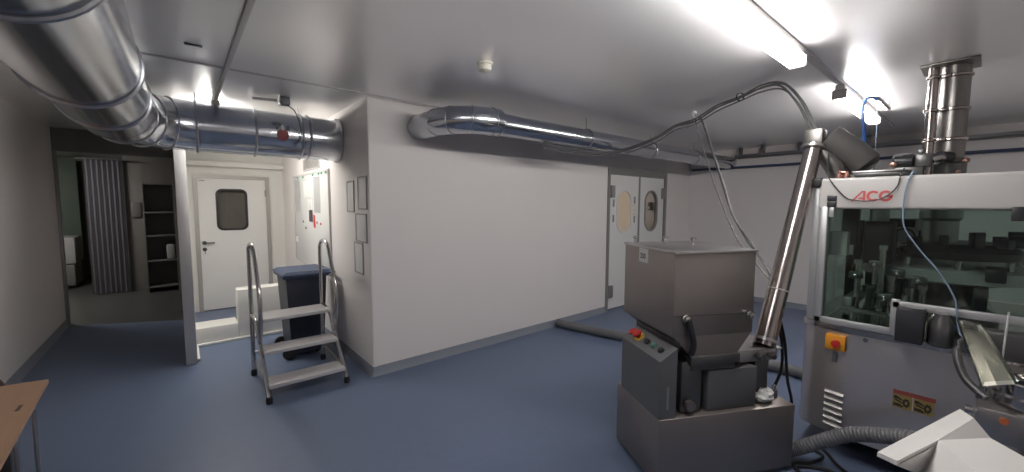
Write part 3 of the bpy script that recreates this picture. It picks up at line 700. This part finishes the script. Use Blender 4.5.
# slanted A built as in the photograph: long left stroke, thick right stroke, low bar
def poly(mb, pts): mb.prism([(X0 - .0135, -3.060 - u * .86, 1.628 + v) for u, v in pts], (.0012, 0, 0))
poly(cs, [(-.012, 0), (.003, 0), (.056, .060), (.046, .062)])
poly(cs, [(.046, .062), (.066, .062), (.066, 0), (.053, 0), (.053, .05)])
poly(cs, [(.026, .013), (.053, .013), (.053, .024), (.035, .024)])
def arcpoly(cx, cy, ro, ri, a0, a1, n=14, sx=1.1):
    for k in range(n):
        p, q_ = a0 + (a1 - a0) * k / n, a0 + (a1 - a0) * (k + 1) / n
        poly(cs, [(cx + sx * ro * math.cos(p), cy + ro * math.sin(p)), (cx + sx * ro * math.cos(q_), cy + ro * math.sin(q_)), (cx + sx * ri * math.cos(q_), cy + ri * math.sin(q_)), (cx + sx * ri * math.cos(p), cy + ri * math.sin(p))])
arcpoly(.106, .031, .032, .018, .75, 2 * PI - .75)
arcpoly(.168, .031, .032, .018, .85, 2 * PI - .05)
poly(cs, [(.170, .025), (.203, .025), (.203, .036), (.170, .036)])
cs.build('lettering', 'logored', fascia)
# --- machinery behind the glass
tur = MB().lathe([(.0, 1.10), (.30, 1.10), (.43, 1.13), (.44, 1.20), (.42, 1.21), (.0, 1.21)], (2.70, -3.42, 0), n=40)
tur.build('turret_table', 'notice', acg)
MB().lathe([(.0, 1.262), (.33, 1.262), (.34, 1.31), (.28, 1.36), (.0, 1.36)], (2.70, -3.42, 0), n=40).build('turret_disc', 'blackplastic', acg)
MB().lathe([(.26, .855), (.26, .9), (.18, .95), (.18, 1.10)], (2.70, -3.42, 0), n=30).build('turret_column', 'machdark', acg)
MB().lathe([(.09, 1.36), (.09, 1.50), (.105, 1.52), (.105, 1.745)], (2.72, -3.38, 0), n=28).build('powder_tube', 'machmid', acg)
MB().lathe([(.23, 1.62), (.24, 1.67), (.20, 1.745)], (2.70, -3.40, 0), n=28).build('top_housing', 'machdark', acg)
for k in range(14):
    a = 2 * PI * k / 14
    MB().box((-.03, -.022, 0), (.05, .022, .055 + .02 * (k % 3)), .006, mtx=Matrix.Translation((2.70 + .30 * math.cos(a), -3.42 + .30 * math.sin(a), 1.345)) @ Matrix.Rotation(a, 4, 'Z')).build('turret_segment', 'blackplastic', acg)
for k in range(10):
    a = 2 * PI * k / 10 + .2
    MB().cyl((2.70 + .37 * math.cos(a), -3.42 + .37 * math.sin(a), 1.21), (2.70 + .37 * math.cos(a), -3.42 + .37 * math.sin(a), 1.265), .018, n=12).build('pin', 'steelbright', acg)
MB().box((2.24, -3.62, .99), (2.62, -3.56, 1.12), .01).box((2.25, -3.68, 1.16), (2.45, -3.60, 1.24), .01).build('side_station', 'blackplastic', acg)
for (x, y, h) in ((2.15, -3.17, 1.32), (2.18, -3.22, 1.12), (2.22, -3.30, 1.05), (2.12, -3.06, 1.22), (2.32, -3.12, 1.40), (2.14, -3.36, 1.09)):
    m = MB().cyl((x, y, .855), (x, y, h), .016, n=14); m.lathe([(.03, 0), (.03, .04), (.016, .05)], (x, y, .855), n=14); m.lathe([(.024, 0), (.024, .03)], (x, y, h), n=14)
    m.build('guide_column', 'steelbright', acg)
MB().box((2.26, -3.02, 1.33), (2.34, -2.93, 1.58), .01).build('hopper_bracket', 'machdark', acg)
MB().box((2.02, -3.01, 1.275), (2.10, -2.955 + .05, 1.43), .008).build('terminal_box', 'notice', acg)
MB().box((2.20, -3.20, 1.22), (2.42, -3.06, 1.50), .012).build('capsule_hopper', 'blackplastic', acg)
MB().cyl((2.3, -3.12, 1.50), (2.3, -3.12, 1.745), .05, n=20).build('capsule_chute', 'machmid', acg)
MB().box((2.0, -3.28, .90), (2.5, -3.24, .98), .01).box((2.05, -3.05, .93), (2.5, -3.0, 1.0), .01).build('linkage', 'machmid', acg)
MB().tube([(2.0, -3.0, .93), (2.06, -3.25, .915)], .018, 12).build('ejector_tube', 'steelbright', acg)
for (y, z) in ((-3.30, .98), (-3.36, .96), (-3.28, 1.04), (-3.42, .985)): MB().lathe([(.03, 0), (.035, .03), (.02, .06), (.02, .09)], (2.18, y, z - .09), n=16).build('adjuster', 'steelbright', acg)
MB().box((2.9, -3.25, .9), (3.3, -2.98, 1.5), .02).build('rear_drive', 'machdark', acg)
MB().torus((2.42, -3.235, 1.40), (1, .3, 0), .05, .005, 24, 6).torus((2.42, -3.245, 1.30), (1, .3, .1), .035, .005, 24, 6).build('looped_wire', 'black', acg)
MB().box((2.45, -3.30, 1.26), (2.47, -3.20, 1.46), .004).build('wire_plate', 'notice', acg)
for (x, y, z0_, z1_, w_) in ((2.45, -3.0, .9, 1.5, .05), (2.5, -3.1, .9, 1.44, .04), (2.30, -2.98, .88, 1.26, .035), (2.06, -3.13, .86, 1.08, .03), (2.36, -3.27, .9, 1.2, .03), (2.55, -3.2, .9, 1.1, .06)):
    MB().box((x - w_ / 2, y - w_ / 2, z0_), (x + w_ / 2, y + w_ / 2, z1_), .006).build('support_bar', 'blackplastic', acg)
for (x, y, z) in ((2.14, -3.14, 1.20), (2.20, -3.24, 1.15), (2.12, -3.05, 1.12), (2.26, -3.10, 1.02), (2.18, -3.34, 1.12), (2.10, -3.20, 1.0)):
    MB().box((x - .03, y - .035, z), (x + .03, y + .035, z + .045), .008).build('clamp_block', 'machdark', acg)
    MB().lathe([(.012, 0), (.012, .02), (.006, .024)], (x - .03, y, z + .022), (-1, 0, 0), 12).build('clamp_screw', 'steelbright', acg)
# parts in front of the stepped door
MB().box((1.68, -3.405, .856), (1.795, -3.295, 1.045), .008).build('capsule_outlet_box', 'blackplastic', acg)
MB().lathe([(.045, 0), (.05, .01), (.05, .12), (.03, .16), (.03, .175)], (1.76, -3.465, .856), n=24).build('filter_pot', 'machdark', acg)
MB().box((1.70, -3.85, .856), (1.79, -3.54, .99), .008).build('tool_block', 'machdark', acg)
MB().tube([(1.765, -3.57, .94), (1.60, -3.53, .93), (1.43, -3.535, .935)], .012, 12).build('bracket_arm', 'steelbright', acg)
# powder riser to the ceiling
rs = thing('powder_duct', 'upright steel duct with clamped joints from the ceiling plate down to the white machine', 'duct', (2.72, -3.37, 1.77))
MB().box((2.57, -3.50, H - .014), (2.86, -3.23, H - .0005), .003).build('ceiling_plate', 'ductsteel', rs)
MB().cyl((2.73, -3.395, 1.769), (2.73, -3.395, H - .01), .07, n=32).build('pipe', 'ductsteel', rs)
MB().cyl((2.66, -3.295, 1.769), (2.66, -3.295, H - .01), .028, n=20).build('side_pipe', 'tubesteel', rs)
for z in (2.46, 2.24, 2.04):
    MB().lathe([(.072, 0), (.081, .006), (.081, .018), (.072, .024)], (2.73, -3.395, z), n=32).lathe([(.029, 0), (.038, .006), (.038, .018), (.029, .024)], (2.66, -3.295, z), n=20).box((2.635, -3.375, z), (2.665, -3.33, z + .02), .004).build('clamp_ring', 'tubesteel', rs)
MB().lathe([(.072, 0), (.10, .0), (.10, .03), (.085, .04), (.085, .12), (.095, .13), (.095, .15), (.072, .16)], (2.73, -3.395, 1.769), n=32).build('bottom_valve', 'machdark', rs)
MB().lathe([(.008, 0), (.008, .02), (.014, .022), (.014, .034), (.0, .036)], (2.67, -3.45, 1.90), (-.3, -1, .3), 16).build('valve_knob', 'copper', rs)
MB().lathe([(.010, 0), (.010, .03), (.0, .033)], (2.65, -3.44, 1.83), (-1, -.3, .0), 16).build('valve_nut', 'copper', rs)
# motor group and tray on the roof of the machine
tr_ = thing('roof_tray', 'long dark steel tray on top of the white machine', 'tray', (1.92, -3.16, 1.768))
MB().box((1.85, -3.285, 1.7755), (2.0, -3.045, 1.806), .012, 3).build('pan', 'machdark', tr_)
MB().box((1.843, -3.29, 1.803), (2.007, -3.035, 1.811), .003).build('rim', 'steel', tr_)
mo = thing('gear_motor', 'black gear motor with elbow pipe beside the upright duct on the machine roof', 'motor', (2.42, -3.2, 1.77))
MB().lathe([(.0, 0), (.035, .0), (.052, .015), (.055, .06), (.052, .10), (.03, .115)], (2.45, -3.145, 1.90), (0, -1, 0), 24).build('motor_body', 'blackplastic', mo)
MB().box((2.41, -3.335, 1.86), (2.50, -3.255, 1.945), .012).box((2.43, -3.30, 1.94), (2.48, -3.265, 1.975), .006).build('gearbox', 'machdark', mo)
MB().tube(smooth([(2.47, -3.33, 1.90), (2.50, -3.36, 1.92), (2.58, -3.38, 1.92)], 4), .018, 14).build('elbow_pipe', 'steelbright', mo)
MB().cyl((2.56, -3.36, 1.93), (2.63, -3.40, 1.93), .035, n=18).build('coupling', 'black', mo)
MB().lathe([(.018, 0), (.018, .015), (.0, .02)], (2.405, -3.155, 1.88), (-1, 0, 0), 14).build('red_plug', 'copper', mo)
MB().box((2.40, -3.30, 1.7685), (2.50, -3.16, 1.86), .004).build('foot_bracket', 'machdark', mo)
ft = thing('pipe_fitting', 'pair of copper pipe fittings at the left end of the machine roof', 'fitting', (1.86, -2.99, 1.775))
MB().lathe([(.017, 0), (.017, .022), (.010, .026), (.010, .045)], (1.862, -2.975, 1.7755), n=14).build('left_nut', 'copper', ft)
MB().lathe([(.015, 0), (.015, .018), (.009, .022), (.009, .038)], (1.862, -3.008, 1.7755), (.0, -.2, 1), 14).tube([(1.862, -2.975, 1.812), (1.862, -3.008, 1.808)], .007, 10).build('right_nut', 'copper', ft)

# ------------------------------------------------------------------ cables
def cable(name, pts, rr, m, label, cat='cable', group=None, n=7, k=8):
    return tag(MB().tube(smooth(pts, k), rr, n).build(name, m), label, cat, group)
hookp = Vector((2.79, -1.58, 2.5))
hk = thing('cable_hook', 'pale hook on the ceiling that carries the cable bundle', 'hook', (2.79, -1.58, H))
MB().tube(smooth([(2.79, -1.58, H), (2.79, -1.58, 2.50), (2.80, -1.60, 2.465), (2.77, -1.62, 2.45)], 4), .007, 8).build('hook_rod', 'paper', hk)
MB().lathe([(.03, 0), (.03, .012), (.0, .014)], (2.79, -1.58, H), (0, 0, -1), 16).build('base_plate', 'paper', hk)
up = [(1.50, -.70, 2.216), (1.80, -.67, 2.205), (2.15, -.66, 2.205), (2.55, -.78, 2.215), (2.66, -1.20, 2.32), (2.72, -1.42, 2.44), (2.785, -1.60, 2.485),
      (2.58, -1.90, 2.535), (2.37, -2.18, 2.535), (2.20, -2.40, 2.535), (2.06, -2.58, 2.49), (1.965, -2.71, 2.34), (1.925, -2.775, 2.21), (1.915, -2.82, 2.10)]
for i, (dx, dz, rr) in enumerate(((0, 0, .008), (.022, -.008, .007), (-.02, -.028, .007), (.006, -.05, .006))):
    pts = [(x + dx * (1 if 3 < j < 13 else .4) + random.uniform(-.006, .006), y - dx * .4, z + dz * (1 if j < 13 else .2) + (random.uniform(-.012, .004) if 5 < j < 12 else 0)) for j, (x, y, z) in enumerate(up)]
    cable('overhead_cable', pts, rr, 'cable', 'grey cable in the overhead bundle arching from the slim duct to the auger head', 'cable', 'overhead cable bundle')
MB_ties = MB().torus((2.37, -2.18, 2.52), Vector(up[9]) - Vector(up[7]), .032, .006, 16, 6)
tag(MB_ties.build('cable_tie', 'black'), 'black tie around the overhead cable bundle at the top of its arch', 'cable tie')
dg1 = [(2.76, -1.62, 2.47), (2.70, -1.66, 2.40), (2.40, -1.972, 1.83), (2.086, -2.30, 1.365), (1.867, -2.525, 1.19), (1.703, -2.694, 1.08), (1.62, -2.735, 1.06)]
dg2 = [(2.77, -1.63, 2.475), (2.68, -1.70, 2.40), (2.44, -1.94, 1.98), (2.22, -2.16, 1.62), (2.02, -2.37, 1.33), (1.85, -2.54, 1.22), (1.70, -2.70, 1.08), (1.62, -2.74, 1.05)]
dg3 = [(2.78, -1.64, 2.48), (2.64, -1.74, 2.42), (2.34, -2.06, 1.84), (2.14, -2.24, 1.55), (1.96, -2.43, 1.34), (1.80, -2.60, 1.20), (1.69, -2.72, 1.06), (1.62, -2.745, 1.04)]
dg4 = [(2.77, -1.65, 2.47), (2.62, -1.76, 2.40), (2.27, -2.12, 1.77), (2.10, -2.27, 1.52), (1.93, -2.46, 1.34), (1.79, -2.62, 1.18), (1.68, -2.73, 1.03), (1.62, -2.75, 1.02)]
for i, d in enumerate((dg1, dg3, dg4)):
    cable('hanging_cable', d, (.006, .006, .009)[i], 'cable', ['leftmost of the cables hanging from the ceiling hook to the auger tube', 'middle one of the cables hanging from the ceiling hook to the auger tube', 'thickest, rightmost of the cables hanging from the ceiling hook to the auger tube'][i])
for i, pts in enumerate(([(1.62, -2.735, 1.06), (1.60, -2.71, .90), (1.66, -2.70, .68), (1.67, -2.69, .50), (1.62, -2.67, .36), (1.52, -2.68, .43)],
                         [(1.63, -2.745, 1.05), (1.63, -2.74, .90), (1.70, -2.76, .72), (1.70, -2.77, .52), (1.62, -2.74, .34), (1.60, -2.72, .10), (1.66, -2.75, .012)],
                         [(1.63, -2.75, 1.03), (1.66, -2.755, .88), (1.72, -2.775, .70), (1.73, -2.80, .45), (1.735, -2.83, .28), (1.71, -2.80, .06), (1.76, -2.74, .012)])):
    cable('drop_cable', pts, .009, 'black', ['black cable dropping from the auger tube to the hopper machine base', 'black cable dropping behind the auger tube down to the floor', 'black cable dropping closest to the steel base of the white machine'][i])
for i, pts in enumerate(([(1.44, -2.96, .011), (1.52, -2.91, .011), (1.60, -2.97, .011), (1.74, -3.01, .011), (1.80, -2.945, .011), (1.92, -2.90, .011)],
                         [(1.42, -2.99, .011), (1.50, -2.935, .011), (1.60, -3.06, .011), (1.56, -3.18, .011), (1.42, -3.30, .011)],
                         [(1.86, -2.88, .011), (1.84, -2.99, .011), (1.70, -3.10, .011), (1.62, -3.22, .011), (1.55, -3.40, .011)])):
    cable('floor_cable', pts, .010, 'black', ['black cable curling on the floor under the grey hose', 'black cable on the floor along the lower edge beside the hopper machine', 'black cable on the floor running out from under the steel base'][i])
# corrugated vacuum hose
hp_ = smooth([(1.50, -2.84, .06), (1.585, -2.92, .09), (1.60, -3.04, .19), (1.60, -3.155, .28), (1.58, -3.28, .34), (1.55, -3.40, .39), (1.50, -3.52, .42)], 22)
hose = MB().tube(hp_, [.040 + .0022 * math.cos(i * PI / 1.5) for i in range(len(hp_))], 18)
tag(hose.build('vacuum_hose', 'hose'), 'grey corrugated hose rising from the floor in front of the steel base', 'hose')
# blue air hose under the second light
bh = [(2.36, -3.0, 1.84), (2.38, -3.0, 1.98), (2.48, -2.98, 2.15), (2.62, -2.94, 2.31), (2.78, -2.93, 2.42), (2.92, -2.95, 2.455), (3.0, -2.96, 2.45)]
cable('air_hose', bh, .012, 'bluehose', 'blue air hose rising from the machine roof to the ceiling bracket', 'hose')
br = thing('hose_bracket', 'small perforated steel bracket on the ceiling by the second batten light', 'bracket', (3.2, -2.97, H))
bb = MB().box((2.98, -2.975, 2.462), (3.60, -2.955, 2.475), .002)
for k in range(12): bb.box((3.02 + k * .048, -2.98, 2.458), (3.04 + k * .048, -2.95, 2.48), .002)
bb.build('perforated_strip', 'steelbright', br)
for x in (3.0, 3.3, 3.58): MB().cyl((x, -2.965, 2.475), (x, -2.965, H), .004, n=8).build('rod', 'steelbright', br)
cable('thin_cord', [(2.98, -2.97, 2.45), (2.80, -3.0, 2.25), (2.62, -3.03, 1.96), (2.6, -3.03, 1.775)], .003, 'palehose', 'thin pale cord hanging from the ceiling bracket to the machine roof', 'cord')
cable('control_wire', [(1.92, -2.90, 1.95), (1.80, -2.93, 1.80), (1.775, -2.96, 1.74), (1.773, -3.02, 1.66), (1.774, -3.06, 1.637), (1.773, -3.13, 1.63), (1.773, -3.20, 1.65), (1.775, -3.25, 1.71), (1.785, -3.262, 1.79), (1.86, -3.265, 1.815)], .0035, 'black', 'thin black wire looping down across the red lettering', 'wire')
cable('air_tube', [(1.90, -3.31, 1.785), (1.79, -3.305, 1.785), (1.77, -3.285, 1.68), (1.765, -3.29, 1.50), (1.77, -3.35, 1.38), (1.765, -3.44, 1.25), (1.765, -3.50, 1.13), (1.765, -3.515, 1.05), (1.76, -3.53, .95), (1.72, -3.555, .925)], .0042, 'palehose', 'pale blue air tube hanging down in front of the machine glass', 'tube')

# ------------------------------------------------------------------ capsule polisher with clear chute
po = thing('capsule_polisher', 'steel capsule polisher with round drum and clear chute at the right edge', 'machine', (1.45, -3.75, 0))
MB().box((1.30, -3.98, .595), (1.62, -3.605, .735), .01).build('drum_case', 'steel', po)
MB().box((1.40, -3.84, .05), (1.52, -3.74, .595), .006).box((1.32, -3.97, .0005), (1.60, -3.62, .05), .012).build('stand', 'steeldark', po)
MB().lathe([(.0, .0), (.10, .0), (.115, .012), (.115, .05), (.105, .06), (.105, .11), (.09, .12), (.0, .12)], (1.45, -3.76, .735), n=36).build('drum', 'steelbright', po)
MB().torus((1.44, -3.76, .80), (-.6, .4, .6), .10, .008, 36, 8).build('drum_ring', 'steelbright', po)
MB().cyl((1.299, -3.684, .70), (1.29, -3.684, .70), .014, n=16).build('indicator_lamp', 'indicator', po)
MB().cyl((1.36, -3.60, .69), (1.36, -3.575, .69), .018, n=16).build('side_knob', 'steelbright', po)
MB().tube([(1.42, -3.62, .735), (1.42, -3.622, .80)], .012, 12).lathe([(.02, 0), (.02, .02)], (1.42, -3.62, .735), n=14).build('chute_post', 'steelbright', po)
# chute: inclined channel, open top, clear sides
CQ = [Vector(p) for p in ((1.42, -3.528, 1.076), (1.42, -3.592, 1.067), (1.25, -3.618, .843), (1.25, -3.700, .881))]
cn_ = (CQ[1] - CQ[0]).cross(CQ[2] - CQ[0]).normalized()
if cn_.z < 0: cn_ = -cn_
def chute(t0, t1, u0, u1, h0, h1):
    c = []
    for t in (t0, t1):
        for u in (u0, u1):
            p = (CQ[0] * (1 - u) + CQ[1] * u) * (1 - t) + (CQ[2] * (1 - u) + CQ[3] * u) * t
            for h in (h0, h1): c.append(p + cn_ * h)
    return MB().hull(c)
chute(0, 1, 0, 1, -.004, .0).build('chute_floor', 'steel', po)
chute(0, 1, -.06, 0, -.004, .035).build('chute_side', 'clear', po)
chute(0, 1, 1, 1.05, -.004, .035).build('chute_side', 'clear', po)
chute(.02, .98, 0, 1, .034, .037).build('chute_cover', 'clear', po)
chute(.55, 1.0, .45, .95, .001, .004).build('chute_glint', 'paper', po)  # white strip painted in for the bright reflection on the chute
chute(.0, .12, .15, .8, .001, .012).build('inlet_plate', 'steelbright', po)
MB().tube(smooth([(1.42, -3.535, .94), (1.40, -3.54, .89), (1.37, -3.57, .82), (1.33, -3.63, .77)], 5), .016, 14).build('curved_bracket', 'machdark', po)
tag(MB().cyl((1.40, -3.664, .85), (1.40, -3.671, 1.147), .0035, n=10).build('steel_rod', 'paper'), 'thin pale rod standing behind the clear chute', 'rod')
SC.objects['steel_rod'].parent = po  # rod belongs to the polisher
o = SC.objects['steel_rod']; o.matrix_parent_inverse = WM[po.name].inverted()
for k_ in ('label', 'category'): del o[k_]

# ------------------------------------------------------------------ white moulded hood on a trolley
wh = MB()
V = [(.345, -3.406, .82), (.955, -3.563, .82), (.782, -3.598, .86), (.225, -3.461, .87), (.32, -3.533, .93), (.345, -3.509, .81), (.745, -3.638, .82),
     (.545, -3.705, .865), (.041, -3.654, .965), (-.10, -3.60, .88), (-.06, -3.74, .97), (.40, -3.85, .865), (.02, -3.90, .87), (-.16, -3.69, .885)]
F = [(0, 1, 2, 4, 3), (3, 4, 5), (4, 2, 6), (4, 6, 7, 8), (8, 7, 11, 10), (4, 8, 9, 5), (8, 10, 13, 9), (10, 11, 12), (10, 12, 13)]
nv = len(V)
from collections import Counter
ec = Counter(); dirn = {}
for f in F:
    for i in range(len(f)):
        a, b = f[i], f[(i + 1) % len(f)]; ec[frozenset((a, b))] += 1; dirn[frozenset((a, b))] = (a, b)
V2 = V + [(x, y, z - .014) for x, y, z in V]
F2 = F + [tuple(i + nv for i in f[::-1]) for f in F]
for e, c in ec.items():
    if c == 1:
        a, b = dirn[e]; F2.append((b, a, a + nv, b + nv))
wh._add(V2, F2)
tag(wh.build('machine_hood', 'whiteplastic', angle=8), 'white folded plastic hood lying at the lower right corner', 'hood')
ty = thing('trolley', 'dark steel trolley under the white plastic hood', 'trolley', (.42, -3.66, 0))
MB().box((.12, -3.86, .765), (.66, -3.53, .795), .006).build('top', 'steeldark', ty)
for (x, y) in ((.15, -3.83), (.15, -3.56), (.63, -3.83), (.63, -3.56)):
    MB().box((x - .015, y - .015, .07), (x + .015, y + .015, .765), .003).build('leg', 'steeldark', ty)
    MB().lathe([(.015, 0), (.035, .004), (.035, .02), (.015, .024)], (x, y - .012, .0355), (0, 1, 0), 18).build('caster', 'black', ty)
MB().box((.13, -3.85, .25), (.65, -3.54, .27), .004).build('shelf', 'steeldark', ty)

# ------------------------------------------------------------------ world, camera, view
w = bpy.data.worlds.new('room_air'); SC.world = w; w.use_nodes = True
w.node_tree.nodes['Background'].inputs['Color'].default_value = (.02, .02, .022, 1)
w.node_tree.nodes['Background'].inputs['Strength'].default_value = 1.
cam = bpy.data.cameras.new('camera'); co = bpy.data.objects.new('camera', cam); COL.objects.link(co)
cam.sensor_width = 36; cam.lens = 36 * 397.07 / 1024; cam.clip_start = .02
yaw, pitch, roll = (math.radians(a) for a in (40.0081, 4.50731, .23410741))
f = Vector((math.sin(yaw) * math.cos(pitch), math.cos(yaw) * math.cos(pitch), -math.sin(pitch)))
rr = Vector((math.cos(yaw), -math.sin(yaw), 0)); uu = rr.cross(f)
r2 = rr * math.cos(roll) + uu * math.sin(roll); u2 = -rr * math.sin(roll) + uu * math.cos(roll)
co.matrix_world = Matrix(((r2.x, u2.x, -f.x, -1.32362), (r2.y, u2.y, -f.y, -3.58045), (r2.z, u2.z, -f.z, 1.6), (0, 0, 0, 1)))
SC.camera = co
vs = SC.view_settings
vs.view_transform = 'Standard'; vs.look = 'None'; vs.gamma = 1; vs.use_curve_mapping = False; vs.exposure = 0.14
SC.cycles.use_denoising = True
SC.cycles.max_bounces = 10; SC.cycles.diffuse_bounces = 4; SC.cycles.glossy_bounces = 5; SC.cycles.transparent_max_bounces = 16
SC.cycles.sample_clamp_indirect = 6
SC.cycles.caustics_reflective = False; SC.cycles.caustics_refractive = False
